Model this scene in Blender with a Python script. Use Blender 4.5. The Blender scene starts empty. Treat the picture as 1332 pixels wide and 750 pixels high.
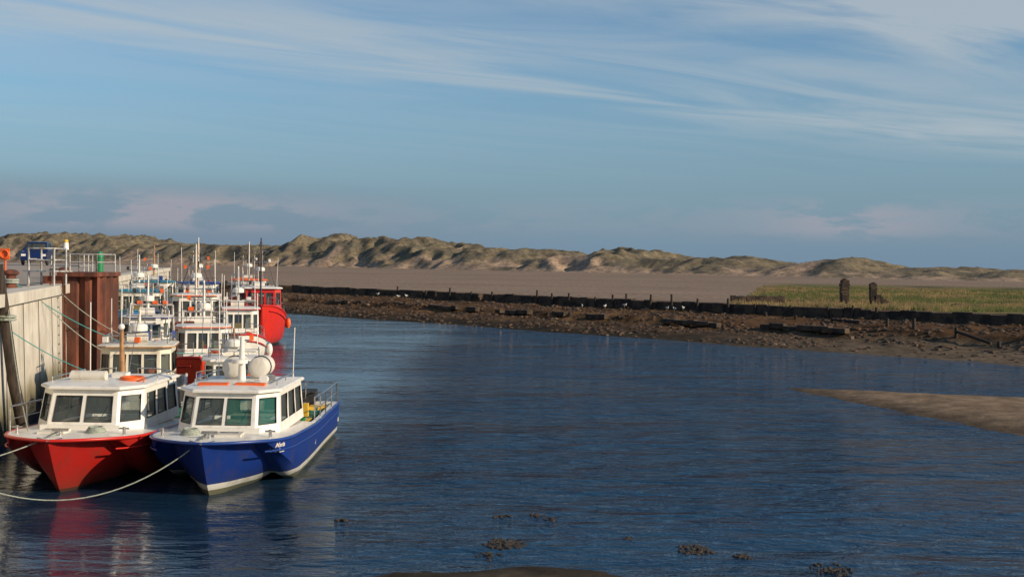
import bpy, math, random
from mathutils import Vector, Matrix, noise
random.seed(7)
R=random.random
def U(a,b): return a+(b-a)*R()
scene=bpy.context.scene
scene.view_settings.view_transform='Standard'
scene.view_settings.look='None'
scene.view_settings.exposure=0
def sm(t):
    t=max(0.,min(1.,t)); return t*t*(3-2*t)
def fn(x,y,z=0,o=4):
    v=0;a=1;t=0
    for i in range(o):
        v+=a*noise.noise(Vector((x,y,z+i*7.3)));t+=a;a*=.5;x*=2.03;y*=2.03
    return v/t

# ---------------- materials ----------------
def newmat(name):
    m=bpy.data.materials.new(name);m.use_nodes=True
    nt=m.node_tree;b=nt.nodes['Principled BSDF'];return m,nt,b
def mixc(nt,fac,a,b,mode='MIX'):
    n=nt.nodes.new('ShaderNodeMix');n.data_type='RGBA';n.blend_type=mode
    for i,v in((0,fac),(6,a),(7,b)):
        if isinstance(v,(int,float)): n.inputs[i].default_value=v
        elif isinstance(v,tuple): n.inputs[i].default_value=(*v[:3],1)
        else: nt.links.new(v,n.inputs[i])
    return n.outputs[2]
def mth(nt,op,a,b=None,clamp=False):
    n=nt.nodes.new('ShaderNodeMath');n.operation=op;n.use_clamp=clamp
    for i,v in enumerate((a,b)):
        if v is None: continue
        if isinstance(v,(int,float)): n.inputs[i].default_value=v
        else: nt.links.new(v,n.inputs[i])
    return n.outputs[0]
def mapr(nt,v,a,b,c=0.,d=1.,smooth=True):
    n=nt.nodes.new('ShaderNodeMapRange');n.interpolation_type='SMOOTHSTEP' if smooth else 'LINEAR'
    nt.links.new(v,n.inputs[0])
    for i,x in enumerate((a,b,c,d)): n.inputs[i+1].default_value=x
    return n.outputs[0]
def coord(nt,scale=(1,1,1),kind='Object'):
    t=nt.nodes.new('ShaderNodeTexCoord');m=nt.nodes.new('ShaderNodeMapping')
    nt.links.new(t.outputs[kind],m.inputs[0]);m.inputs['Scale'].default_value=scale
    return m.outputs[0]
def noi(nt,vec,scale,detail=5,rough=.55,dist=0):
    n=nt.nodes.new('ShaderNodeTexNoise');nt.links.new(vec,n.inputs['Vector'])
    n.inputs['Scale'].default_value=scale;n.inputs['Detail'].default_value=detail
    n.inputs['Roughness'].default_value=rough;n.inputs['Distortion'].default_value=dist
    return n.outputs['Fac']
def bump(nt,b,h,strength,dist=.02):
    n=nt.nodes.new('ShaderNodeBump');n.inputs['Strength'].default_value=strength;n.inputs['Distance'].default_value=dist
    nt.links.new(h,n.inputs['Height']);nt.links.new(n.outputs[0],b.inputs['Normal'])
def simple(name,c,c2=None,rough=.5,scale=6,metal=0,bs=.15,lo=.42,hi=.68,stretch=(1,1,1),bd=.01):
    m,nt,b=newmat(name)
    v=coord(nt,stretch);n=noi(nt,v,scale)
    if c2 is None: c2=tuple(x*.6 for x in c)
    nt.links.new(mixc(nt,mapr(nt,n,lo,hi),c,c2),b.inputs['Base Color'])
    b.inputs['Roughness'].default_value=rough;b.inputs['Metallic'].default_value=metal
    if bs: bump(nt,b,noi(nt,v,scale*4),bs,bd)
    return m
def paint(name,c,dirt=.35,rough=.35):
    m,nt,b=newmat(name)
    v=coord(nt,(1,1,.25));n=noi(nt,v,5,7,.65)
    v2=coord(nt);n2=noi(nt,v2,1.3,3)
    d=mth(nt,'MULTIPLY',mapr(nt,n,.48,.7),dirt)
    c2=(c[0]*.45+.05,c[1]*.4+.03,c[2]*.3+.015)
    k=mixc(nt,d,c,c2)
    k=mixc(nt,mth(nt,'MULTIPLY',mapr(nt,n2,.35,.7),.25),k,tuple(x*.75 for x in c))
    nt.links.new(k,b.inputs['Base Color']);b.inputs['Roughness'].default_value=rough
    bump(nt,b,n2,.1,.02)
    return m
def hullmat(name,top,stripe,bot,z0=.1,z1=.24,dirt=.5):
    m,nt,b=newmat(name)
    t=nt.nodes.new('ShaderNodeTexCoord');s=nt.nodes.new('ShaderNodeSeparateXYZ');nt.links.new(t.outputs['Object'],s.inputs[0])
    v=coord(nt,(1,1,.3));n=noi(nt,v,4,8,.65)
    z=mth(nt,'ADD',s.outputs[2],mth(nt,'MULTIPLY',mth(nt,'SUBTRACT',n,.5),.02))
    k=mixc(nt,mapr(nt,z,z0,z0+.012),bot,stripe)
    k=mixc(nt,mapr(nt,z,z1,z1+.012),k,top)
    d=mth(nt,'MULTIPLY',mapr(nt,n,.48,.75),dirt)
    low=mapr(nt,z,.5,.0)
    k=mixc(nt,mth(nt,'MULTIPLY',low,.4),k,(.05,.05,.03))
    k=mixc(nt,d,k,(.06,.045,.03))
    nt.links.new(k,b.inputs['Base Color']);b.inputs['Roughness'].default_value=.38
    bump(nt,b,noi(nt,coord(nt),1.2,3),.25,.03)
    return m
white=paint('white_gelcoat',(.8,.77,.7),.4)
white2=paint('white_paint_worn',(.7,.66,.58),.65,.5)
cream=paint('cream_paint',(.74,.68,.55),.5)
redp=paint('red_paint',(.55,.022,.015),.35)
orange=paint('orange_paint',(.8,.13,.02),.4,.5)
bluep=paint('blue_paint',(.015,.05,.24),.3)
tealp=paint('teal_paint',(.02,.2,.3),.3)
greenp=paint('green_paint',(.02,.22,.08),.3)
yellow=paint('yellow_paint',(.75,.45,.04),.3,.5)
black=simple('black_rubber',(.02,.02,.02),(.04,.035,.03),.7)
steel=simple('stainless_steel',(.55,.55,.55),(.35,.33,.3),.3,8,.9,0)
galv=simple('galvanised_rail',(.5,.5,.48),(.3,.24,.18),.55,5,.3,0)
rust=simple('rusty_steel',(.2,.06,.032),(.075,.028,.018),.9,2.2,0,.7,.35,.62,(1,1,.3),.03)
rope_m=simple('rope_fibre',(.35,.38,.32),(.2,.22,.18),.9,30)
rope_b=simple('rope_blue_green',(.05,.3,.28),(.04,.2,.2),.9,30)
wood=simple('weathered_timber',(.05,.035,.025),(.02,.014,.01),.9,5,0,.5,.4,.65,(3,3,.6),.02)
mastw=simple('varnished_mast',(.4,.2,.08),(.2,.1,.04),.5,5)
deckm=simple('deck_grey',(.45,.44,.4),(.28,.27,.23),.7,4)
net=simple('fishing_net',(.03,.2,.12),(.01,.06,.04),.95,18,0,1,.4,.6,(1,1,1),.05)
def glassm(name,tint,alpha):
    m,nt,b=newmat(name)
    b.inputs['Base Color'].default_value=(*tint,1);b.inputs['Roughness'].default_value=.04
    tr=nt.nodes.new('ShaderNodeBsdfTransparent');tr.inputs[0].default_value=(.8,.85,.83,1)
    mx=nt.nodes.new('ShaderNodeMixShader');mx.inputs[0].default_value=alpha
    nt.links.new(tr.outputs[0],mx.inputs[1]);nt.links.new(b.outputs[0],mx.inputs[2])
    n=noi(nt,coord(nt),3,3);bump(nt,b,n,.06,.02)
    nt.links.new(mx.outputs[0],nt.nodes['Material Output'].inputs[0]);return m
glass=glassm('window_glass',(.07,.09,.095),.45)
gglass=glassm('green_tint_glass',(.02,.12,.09),.6)

# ---------------- mesh builder ----------------
class MB:
    def __init__(s): s.v=[];s.f=[];s.m=[];s.sm=[];s.mats=[]
    def add(s,vs,fs,mat,smooth=False):
        if mat not in s.mats: s.mats.append(mat)
        k=s.mats.index(mat);o=len(s.v)
        s.v+= [tuple(v) for v in vs]
        for f in fs: s.f.append(tuple(i+o for i in f));s.m.append(k);s.sm.append(smooth)
    def box(s,c,d,mat,rot=0,taper=1):
        cx,cy,cz=c;dx,dy,dz=[q/2 for q in d];ca,sa=math.cos(rot),math.sin(rot);vs=[]
        for z,t in((-dz,1),(dz,taper)):
            for x,y in((-dx,-dy),(dx,-dy),(dx,dy),(-dx,dy)):
                x*=t;y*=t;vs.append((cx+x*ca-y*sa,cy+x*sa+y*ca,cz+z))
        s.add(vs,[(0,3,2,1),(4,5,6,7),(0,1,5,4),(1,2,6,5),(2,3,7,6),(3,0,4,7)],mat)
    def tube(s,pts,r,mat,n=6,r2=None):
        pts=[Vector(p) for p in pts];vs=[];fs=[];N=len(pts)
        for i,p in enumerate(pts):
            t=(pts[min(i+1,N-1)]-pts[max(i-1,0)])
            if t.length<1e-6: t=Vector((0,0,1))
            t.normalize()
            a=t.cross(Vector((0,0,1)));
            if a.length<.05: a=t.cross(Vector((0,1,0)))
            a.normalize();b=t.cross(a)
            rr=r if r2 is None else r+(r2-r)*i/(N-1)
            for k in range(n):
                w=2*math.pi*k/n;vs.append(p+a*math.cos(w)*rr+b*math.sin(w)*rr)
        for i in range(N-1):
            for k in range(n):
                fs.append((i*n+k,i*n+(k+1)%n,(i+1)*n+(k+1)%n,(i+1)*n+k))
        s.add(vs,fs,mat,True)
        s.add([vs[k] for k in range(n)],[tuple(range(n))],mat);s.add([vs[(N-1)*n+k] for k in range(n)],[tuple(range(n))],mat)
    def ball(s,c,r,mat,nu=12,nv=8,jit=0):
        if isinstance(r,(int,float)): r=(r,r,r)
        vs=[];fs=[]
        for j in range(nv+1):
            p=math.pi*j/nv
            for i in range(nu):
                a=2*math.pi*i/nu;k=1
                if jit: k=1+jit*noise.noise(Vector((math.cos(a)*math.sin(p)*2+c[0],math.sin(a)*math.sin(p)*2+c[1],math.cos(p)*2+c[2])))
                vs.append((c[0]+r[0]*math.sin(p)*math.cos(a)*k,c[1]+r[1]*math.sin(p)*math.sin(a)*k,c[2]+r[2]*math.cos(p)*k))
        for j in range(nv):
            for i in range(nu):
                fs.append((j*nu+i,(j+1)*nu+i,(j+1)*nu+(i+1)%nu,j*nu+(i+1)%nu))
        s.add(vs,fs,mat,True)
    def torus(s,c,Rr,r,mat,axis='z',n=16,m=8,mat2=None):
        vs=[];fs=[]
        for i in range(n):
            a=2*math.pi*i/n
            for j in range(m):
                b=2*math.pi*j/m;q=Rr+r*math.cos(b);h=r*math.sin(b)
                x,y,z=q*math.cos(a),q*math.sin(a),h
                if axis=='x': x,y,z=h,q*math.cos(a),q*math.sin(a)
                if axis=='y': x,y,z=q*math.cos(a),h,q*math.sin(a)
                vs.append((c[0]+x,c[1]+y,c[2]+z))
        for i in range(n):
            for j in range(m):
                fs.append((i*m+j,((i+1)%n)*m+j,((i+1)%n)*m+(j+1)%m,i*m+(j+1)%m))
        s.add(vs,fs,mat,True)
    def wall(s,q,wins,mat,gl,depth=.03,frame=None):
        bl,br,tr,tl=[Vector(p) for p in q]
        n=(br-bl).cross(tl-bl).normalized()
        def P(u,v): return (bl*(1-u)+br*u)*(1-v)+(tl*(1-u)+tr*u)*v
        us=sorted(set([0,1]+[w[0] for w in wins]+[w[1] for w in wins]))
        vs=sorted(set([0,1]+[w[2] for w in wins]+[w[3] for w in wins]))
        for a,b in zip(us,us[1:]):
            for c,d in zip(vs,vs[1:]):
                um,vm=(a+b)/2,(c+d)/2
                if any(w[0]<um<w[1] and w[2]<vm<w[3] for w in wins): continue
                s.add([P(a,c),P(b,c),P(b,d),P(a,d)],[(0,1,2,3)],mat)
        for w in wins:
            o=[P(w[0],w[2]),P(w[1],w[2]),P(w[1],w[3]),P(w[0],w[3])];i=[p-n*depth for p in o]
            for k in range(4): s.add([o[k],o[(k+1)%4],i[(k+1)%4],i[k]],[(0,1,2,3)],black)
            s.add(i,[(0,1,2,3)],w[4] if len(w)>4 else gl)
            if frame:
                s.tube([p+n*.002 for p in o+[o[0]]],.013,frame,4)
    def roof(s,out,z,th,dome,mat,edge=None):
        c=Vector((sum(p[0] for p in out)/len(out),sum(p[1] for p in out)/len(out)));n=len(out);vs=[]
        rings=[(1,z),(1.0,z+th*.6),(.97,z+th),(.7,z+th+dome*.6),(.35,z+th+dome*.93)]
        for k,zz in rings:
            for p in out: vs.append((c.x+(p[0]-c.x)*k,c.y+(p[1]-c.y)*k,zz))
        vs.append((c.x,c.y,z+th+dome));fs=[]
        s.add([vs[i] for i in range(n)],[tuple(reversed(range(n)))],mat)
        for r in range(4):
            f2=[(r*n+i,r*n+(i+1)%n,(r+1)*n+(i+1)%n,(r+1)*n+i) for i in range(n)]
            if r==0: s.add(vs,f2,edge or mat)
            else: fs+=f2
        fs+=[(4*n+i,4*n+(i+1)%n,5*n) for i in range(n)]
        s.add(vs,fs,mat,False)
    def build(s,name,parent=None,loc=(0,0,0),rot=0,bevel=0):
        me=bpy.data.meshes.new(name);me.from_pydata(s.v,[],s.f)
        for m in s.mats: me.materials.append(m)
        me.polygons.foreach_set('material_index',s.m);me.polygons.foreach_set('use_smooth',s.sm);me.update()
        o=bpy.data.objects.new(name,me);scene.collection.objects.link(o)
        o.location=loc;o.rotation_euler=(0,0,rot)
        if parent: o.parent=parent
        if bevel:
            b=o.modifiers.new('b','BEVEL');b.width=bevel;b.segments=2;b.limit_method='ANGLE'
        return o
def empty(name,loc,rot=0):
    e=bpy.data.objects.new(name,None);scene.collection.objects.link(e);e.location=loc;e.rotation_euler=(0,0,rot);return e
def sag(a,b,s,n=14):
    a=Vector(a);b=Vector(b);return [a.lerp(b,i/n)-Vector((0,0,s*4*(i/n)*(1-i/n))) for i in range(n+1)]

# ---------------- ground ----------------
def qs(x,y): return (x+19.8)*.705+(y-98)*.709,(x+19.8)*.709-(y-98)*.705
def W(q,s): return (-19.8+.705*q+.709*s, 98+.709*q-.705*s)
def gz(x,y):
    q,s=qs(x,y)
    q+=1.3*noise.noise(Vector((s*.07,3,0)))*sm(1-q/14)+.4*noise.noise(Vector((s*.4,1,0)))*sm(1-q/10)
    right=sm((s-35)/25)
    if q<0: z=max(-1.3,q*.12)
    else:
        t=min(1,q/12.8)
        z=1.78*(.38*t+.12*sm(q/2)+.2*sm((q-6.2)/.9)+.3*sm((q-12.2)/.8))
        if right>0: z=z*(1-right)+right*(.12*min(q/4,1)+1.68*(.45*sm((q-4)/8)+.25*sm((q-7)/.9)+.3*sm((q-12.5)/1.)))
        rough=sm(q/2)*(1-sm((q-12.5)/2))
        z+=rough*(.22*fn(x*.9,y*.9,0,3)+.12*fn(x*.25,y*.25,5,2))
        if q>15:
            flat=1.15*(1-right)+right*1.9
            z=z+(flat-z)*sm((q-15)/9)
    if q>22: z+=.12*fn(x*.05,y*.05,2,3)*(1+right)
    yb=449-.808*x
    if y>yb+110: z+=(-3-z)*sm((y-yb-110)/60)
    d1=((x-9.5)*12.7+(y-43.5)*4.2)/13.4; d2=-((x-9.5)*2.5+(y-43.5)*8.8)/9.15
    if d1>-4 and d2>-4 and q<0:
        wob=.5*fn(x*.5,y*.5,9,3)
        d=min(d1,d2)+wob
        if d>-3: z=max(z,-.05+.24*sm((d+.6)/3.2)+.05*fn(x*1.1,y*1.1,4,4)*sm(d/1.5) if d>-.6 else -.05+(d+.6)*.15)
    if y<22 and x>-5:
        k=(16.98-y)*.1+.1*fn(x*.55,y*.9,12,4)-.02*abs(x-.1)**1.5
        z=max(z,min(.5,k))
    return z
def axis(a,b,st,lo,hi,g):
    c=[];x=a
    while x<=b: c.append(x);x+=st
    d=st;x=b
    while x<hi: d*=g;x+=d;c.append(x)
    d=st;x=a
    while x>lo: d*=g;x-=d;c.insert(0,x)
    return c
xs=axis(-34,58,.4,-5000,5000,1.14);ys=axis(14,128,.4,-60,9000,1.075)
vs=[];cols=[]
for y in ys:
    for x in xs:
        z=gz(x,y);vs.append((x,y,z))
        q,s=qs(x,y);right=sm((s-35)/25)
        n=fn(x*.35,y*.35,3,3);n2=fn(x*.06,y*.06,8,3)
        weed=Vector((.085,.046,.022))*(1+.7*n);wet=Vector((.035,.027,.018))*(1+.4*n)
        weed=weed.lerp(Vector((.16,.088,.038)),sm(fn(x*.2,y*.2,51,3)*3))
        sand=Vector((.25,.185,.14))*(1+.2*n2+.2*fn(x*.006,y*.06,61,3))
        mud=Vector((.12,.09,.062))*(1+.3*n)
        if q<26:
            c=wet.lerp(weed,sm((z-.15)/.5+.3*n))
            if right>0: c=c.lerp(mud.lerp(weed,sm((z-.45)/.4)),right*sm((1.2-z)/.7))
            c=c.lerp(sand,sm((q-14+3*n)/2.5)*(1-right))
            if q<-3:
                c=Vector((.21,.15,.1))*(1+.3*n) if y>25 else mud*.8
                c=c*(.45+.55*sm((z-.02)/.1))
        else: c=sand
        g=sm((x-15-(y-85)*.24+6*n2)/5)*sm((q-14)/4)*(1-sm((y-205-25*n2)/40))
        if g>0:
            gr=Vector((.10,.11,.03)).lerp(Vector((.24,.17,.075)),sm(.5+1.8*n2+1.2*n))
            gr=gr.lerp(Vector((.045,.045,.02)),sm(fn(x*.15,y*.3,21,3)*3))
            c=c.lerp(gr,g)
        cols+= [c[0],c[1],c[2],1]
nx=len(xs);fs=[(j*nx+i,j*nx+i+1,(j+1)*nx+i+1,(j+1)*nx+i) for j in range(len(ys)-1) for i in range(nx-1)]
def terrain(name,vs,fs,cols,mat):
    me=bpy.data.meshes.new(name);me.from_pydata(vs,[],fs)
    a=me.color_attributes.new('Col','FLOAT_COLOR','POINT');a.data.foreach_set('color',cols)
    me.polygons.foreach_set('use_smooth',[True]*len(fs));me.materials.append(mat);me.update()
    o=bpy.data.objects.new(name,me);scene.collection.objects.link(o);return o
def terrmat(name,sc,rough=.9,bs=.6,bd=.1):
    m,nt,b=newmat(name)
    a=nt.nodes.new('ShaderNodeVertexColor');a.layer_name='Col'
    v=coord(nt);n=noi(nt,v,sc,9,.65)
    nt.links.new(mixc(nt,mapr(nt,n,.3,.7,.0,1.),mixc(nt,1.,a.outputs[0],(.62,.6,.58),'MULTIPLY'),mixc(nt,1.,a.outputs[0],(1.35,1.35,1.3),'MULTIPLY')),b.inputs['Base Color'])
    b.inputs['Roughness'].default_value=rough
    b.inputs['Specular IOR Level'].default_value=.08
    bump(nt,b,n,bs,bd);return m
terrain('ground',vs,fs,cols,terrmat('ground_sand_and_weed',1.6))

# dunes
T=[(-560,860,18),(-439,760,18),(-311,700,21.5),(-275,678,19),(-249,660,13.5),(-196,630,14),(-160,615,13),(-128,600,20.5),(-113,590,16.5),(-100,580,17.5),(-81,565,19),(-60,545,13.5),(-40,530,12.3),(-23,515,12.4),(-5,500,9.8),(10,485,13.3),(20,475,13),(35,460,8),(54,440,9.6),(66,425,8.),(76,415,6.6),(95,390,9.0),(105,375,5.2),(120,350,6.),(130,345,4.0),(139,340,5.8),(147,330,3.4),(178,300,3.2),(260,240,3)]
pts=[]
for a,b in zip(T,T[1:]):
    L=math.hypot(b[0]-a[0],b[1]-a[1]);k=max(1,int(L/1.3))
    for i in range(k):
        t=i/k;tt=sm(t);pts.append((a[0]+(b[0]-a[0])*t,a[1]+(b[1]-a[1])*t,a[2]+(b[2]-a[2])*tt))
vs=[];cols=[];nu=72;dirn=Vector((.63,.777))
for (x0,y0,H) in pts:
    for j in range(nu):
        u=j*1.6-6
        x=x0+dirn.x*u;y=y0+dirn.y*u
        off=14*fn(x0*.03,y0*.03,4,3)
        rise=sm((u-off-2)/30)
        rd=1-abs(fn(x*.022,y*.022,1,3))*3.4
        rd2=1-abs(fn(x*.06,y*.06,31,3))*3.2
        env=(H-1.4)
        z=.9+env*(rise*(.5+.26*rd+.26*rd2)+.2*sm((u+2)/10)*rd2*(1-rise))+.5*sm(u/10)*fn(x*.2,y*.2,6,3)
        z=z*(1-sm((u-85)/22))-1*sm((u-90)/20)
        if u<1: z-=.6*(1-sm((u+6)/7))
        vs.append((x,y,z))
        h=(z-1)/max(env,1)
        n=fn(x*.09,y*.09,14,4);n3=fn(x*.02,y*.02,17,2)
        g=sm((h-.16)*2.4+n*2.6+n3*1.6+.25)
        grass=Vector((.19,.145,.075)).lerp(Vector((.10,.083,.048)),sm(.5+2.4*fn(x*.12,y*.12,44,3)))
        c=Vector((.36,.25,.165)).lerp(grass,g)
        c=c.lerp(Vector((.22,.215,.225)),.2)  # distance haze painted in: grey-blue blended evenly into the dune colour
        cols+=[c[0],c[1],c[2],1]
n=len(pts);fs=[(i*nu+j,(i+1)*nu+j,(i+1)*nu+j+1,i*nu+j+1) for i in range(n-1) for j in range(nu-1)]
terrain('sand_dunes_hills',vs,fs,cols,terrmat('marram_dune',.5,.95,.6,.6))

# ---------------- water ----------------
m,nt,b=newmat('sea_water')
b.inputs['Roughness'].default_value=.05;b.inputs['IOR'].default_value=1.34
v=coord(nt,(.42,1,1))
n1=noi(nt,v,1.1,3,.55,.5);n2=noi(nt,v,4.2,4,.62,.4);n3=noi(nt,coord(nt,(.45,1,1)),.13,4,.6)
nl=noi(nt,coord(nt,(.3,1,1)),.4,3,.5,.6)
t=nt.nodes.new('ShaderNodeTexCoord');s=nt.nodes.new('ShaderNodeSeparateXYZ');nt.links.new(t.outputs['Object'],s.inputs[0])
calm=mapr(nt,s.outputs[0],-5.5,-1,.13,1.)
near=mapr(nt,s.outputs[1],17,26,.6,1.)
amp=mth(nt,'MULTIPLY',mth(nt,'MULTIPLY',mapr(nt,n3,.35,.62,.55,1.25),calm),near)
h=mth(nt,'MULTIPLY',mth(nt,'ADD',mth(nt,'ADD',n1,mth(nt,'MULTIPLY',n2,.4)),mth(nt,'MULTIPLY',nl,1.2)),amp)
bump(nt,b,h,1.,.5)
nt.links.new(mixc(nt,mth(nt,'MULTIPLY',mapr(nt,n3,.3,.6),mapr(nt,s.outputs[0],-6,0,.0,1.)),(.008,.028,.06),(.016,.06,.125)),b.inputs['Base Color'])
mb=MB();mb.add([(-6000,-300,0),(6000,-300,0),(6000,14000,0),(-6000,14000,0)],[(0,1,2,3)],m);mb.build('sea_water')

# ---------------- quay ----------------
def qx(y): return -5.2-.25*y
ang=math.atan(.25)
m,nt,b=newmat('quay_concrete')
v=coord(nt);n=noi(nt,v,.9,8,.65);nst=noi(nt,coord(nt,(2.2,2.2,.18)),1.5,6,.6)
sx=nt.nodes.new('ShaderNodeSeparateXYZ');tc=nt.nodes.new('ShaderNodeTexCoord');nt.links.new(tc.outputs['Object'],sx.inputs[0])
k=mixc(nt,mapr(nt,n,.35,.68),(.66,.61,.52),(.5,.46,.38))
k=mixc(nt,mth(nt,'MULTIPLY',mapr(nt,nst,.53,.72),.5),k,(.28,.23,.17))
zz=mth(nt,'ADD',sx.outputs[2],mth(nt,'MULTIPLY',n,1.2))
k=mixc(nt,mapr(nt,zz,2.1,1.3),k,(.2,.18,.11))
k=mixc(nt,mapr(nt,zz,1.4,.9),k,(.025,.025,.015))
nt.links.new(k,b.inputs['Base Color']);b.inputs['Roughness'].default_value=.9
bump(nt,b,n,.5,.05);conc=m
pave=simple('quay_pavement',(.36,.3,.24),(.24,.2,.155),.9,1.2,0,.3)
q=empty('quay',(0,0,0))
mb=MB()
ZT=3.6
Ys=[-12+i*2.5 for i in range(0,50)]
for a,b2 in zip(Ys,Ys[1:]):
    g=.02
    mb.add([(qx(a)+0,a+g,-1.5),(qx(b2),b2-g,-1.5),(qx(b2)-.12,b2-g,ZT-.3),(qx(a)-.12,a+g,ZT-.3)],[(0,1,2,3)],conc)
    mb.add([(qx(a)-.06,a-g,-1.5),(qx(a)-.06,a+g,-1.5),(qx(a)-.18,a+g,ZT-.3),(qx(a)-.18,a-g,ZT-.3)],[(0,1,2,3)],conc)
e=Ys[-1]
mb.add([(qx(e),e,-1.5),(-260,e+8,-1.5),(-260,e+8,ZT),(qx(e)-.12,e,ZT)],[(0,1,2,3)],conc)
mb.add([(qx(-12)+.03,-12,ZT-.3),(qx(e)+.03,e,ZT-.3),(qx(e)+.03,e,ZT),(qx(-12)+.03,-12,ZT),(qx(-12)-.7,-12,ZT+.0),(qx(e)-.7,e,ZT+.0),(qx(-12)-.2,-12,ZT-.3),(qx(e)-.2,e,ZT-.3)],[(0,1,2,3),(3,2,5,4),(0,6,7,1)],conc)
mb.build('wall',q)
mb=MB()
N=30;vs=[];fs=[]
for j in range(N+1):
    y=-12+(e+12)*j/N
    for i in range(21):
        x=(qx(y)-.7)+( -260-(qx(y)-.7))*(i/20)**1.6
        z=ZT-.004+ sm((y-40)/40)*.25*min(1,i/2)
        vs.append((x,y+(8*(i/20) if j==N else 0),z))
fs=[(j*21+i,j*21+i+1,(j+1)*21+i+1,(j+1)*21+i) for j in range(N) for i in range(20)]
mb.add(vs,fs,pave);mb.build('pavement',q)
mb=MB()
x0,x1,ya=-14.75,-13.9,38.6
prof=[];x=x0;k=0
while x<x1-.01:
    d=.0 if k%2==0 else .12
    prof+=[(x,ya+d),(x+.16,ya+d)];x+=.22;k+=1
prof.append((x1,ya));
side=[];y=ya;k=0
while y<ya+1.9:
    d=0 if k%2==0 else .14
    side+=[(x1-d,y+.04),(x1-d,y+.26)];y+=.32;k+=1
prof+=side+[(x1,ya+2.1),(x0-1,ya+2.1),(x0-1,ya)]
N=len(prof)
mb.add([(p[0],p[1],-1.5) for p in prof]+[(p[0],p[1],3.85) for p in prof],[(i,(i+1)%N,N+(i+1)%N,N+i) for i in range(N)],rust)
mb.box(((x0+x1)/2-.2,ya+1.0,3.92),(x1-x0+.5,2.3,.14),rust)
mb.build('steel_sheet_piling',None)
def railing(name,pts,z,h=1.0,mat=galv,closed=False):
    mb=MB()
    for a,b2 in zip(pts,pts[1:]):
        L=math.hypot(b2[0]-a[0],b2[1]-a[1]);n=max(1,round(L/1.3))
        for i in range(n+1):
            x=a[0]+(b2[0]-a[0])*i/n;y=a[1]+(b2[1]-a[1])*i/n
            mb.tube([(x,y,z),(x,y,z+h)],.028,mat,6)
        for hh in(h,h*.55): mb.tube([(a[0],a[1],z+hh),(b2[0],b2[1],z+hh)],.024,mat,6)
    return mb.build(name)
railing('quay_railing',[(-14.9,38.8),(-14.0,38.8),(-14.0,40.6)],4.0,.6)
railing('quay_railing',[(-18.6,46.5),(-17.1,45.5),(-18.6,52)],ZT,1.0)
mb=MB()
for x,y in((-14.9,35.5),(-14.0,35.2),(-15.0,36.7),(-14.1,36.4)):
    mb.tube([(x,y,ZT),(x,y,ZT+1.15)],.035,galv,6)
for z in(.45,.8,1.15): mb.tube([(-14.9,35.5,ZT+z),(-14.0,35.2,ZT+z),(-14.1,36.4,ZT+z),(-15,36.7,ZT+z),(-14.9,35.5,ZT+z)],.026,galv,6)
mb.box((-14.5,35.95,ZT+.45),(.9,1.2,.04),galv,-.3)
mb.build('ladder_platform')
def ladder(y,name='steel_ladder'):
    mb=MB();a=Vector((qx(y)+.12,y,0));b2=Vector((qx(y+.42)+.12,y+.42,0))
    for p in(a,b2): mb.tube([(p.x,p.y,-.4),(p.x-.04,p.y,ZT),(p.x-.06,p.y,ZT+.5),(p.x-.45,p.y,ZT+.5),(p.x-.45,p.y,ZT)],.03,rust,6)
    z=0
    while z<ZT: mb.tube([(a.x,a.y,z),(b2.x,b2.y,z)],.018,rust,5);z+=.3
    mb.build(name)
ladder(36.6)
mb=MB();mb.tube([(-11.5,27.6,-.5),(-11.85,27.4,1.5),(-12.15,27.2,4.3)],.15,wood,10,.12)
mb.torus((-11.95,27.3,3.0),.17,.03,rope_m);mb.torus((-11.95,27.3,3.07),.17,.03,rope_m)
mb.build('timber_fender_pile')
for y in(27.2,33,44):
    mb=MB();x=qx(y)-.9
    mb.tube([(x,y,ZT),(x,y,ZT+.1),(x,y,ZT+.11),(x,y,ZT+.38)],.17,rust,12,.13)
    mb.ball((x,y,ZT+.42),(.22,.22,.1),rust);mb.torus((x,y,ZT+.15),.18,.035,rope_m);mb.torus((x,y,ZT+.22),.18,.035,rope_m);mb.build('mooring_bollard')
mb=MB();x,y=-25.3,57.5
mb.tube([(x,y,ZT),(x,y,ZT+1.2)],.05,orange,8);mb.box((x,y-.05,ZT+1.0),(.45,.06,.55),orange);mb.torus((x,y-.13,ZT+1.0),.2,.045,orange,'y');mb.build('lifebuoy_stand',bevel=.005)
mb=MB();x,y=-17.9,50
mb.tube([(x,y,ZT),(x,y,ZT+.1),(x,y,ZT+.85),(x,y,ZT+.9)],.15,greenp,14);mb.tube([(x,y,ZT+.9),(x,y,ZT+1.05),(x,y,ZT+1.15)],.18,greenp,14,.08)
mb.build('litter_bin')
mb=MB();x,y=-18.6,48
mb.tube([(x,y,ZT),(x,y,ZT+1.2)],.05,galv,8);mb.tube([(x,y,ZT+1.2),(x,y,ZT+1.25),(x,y,ZT+1.5)],.13,white,12,.1);mb.ball((x,y,ZT+1.55),(.1,.1,.08),yellow);mb.build('navigation_light')

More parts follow.
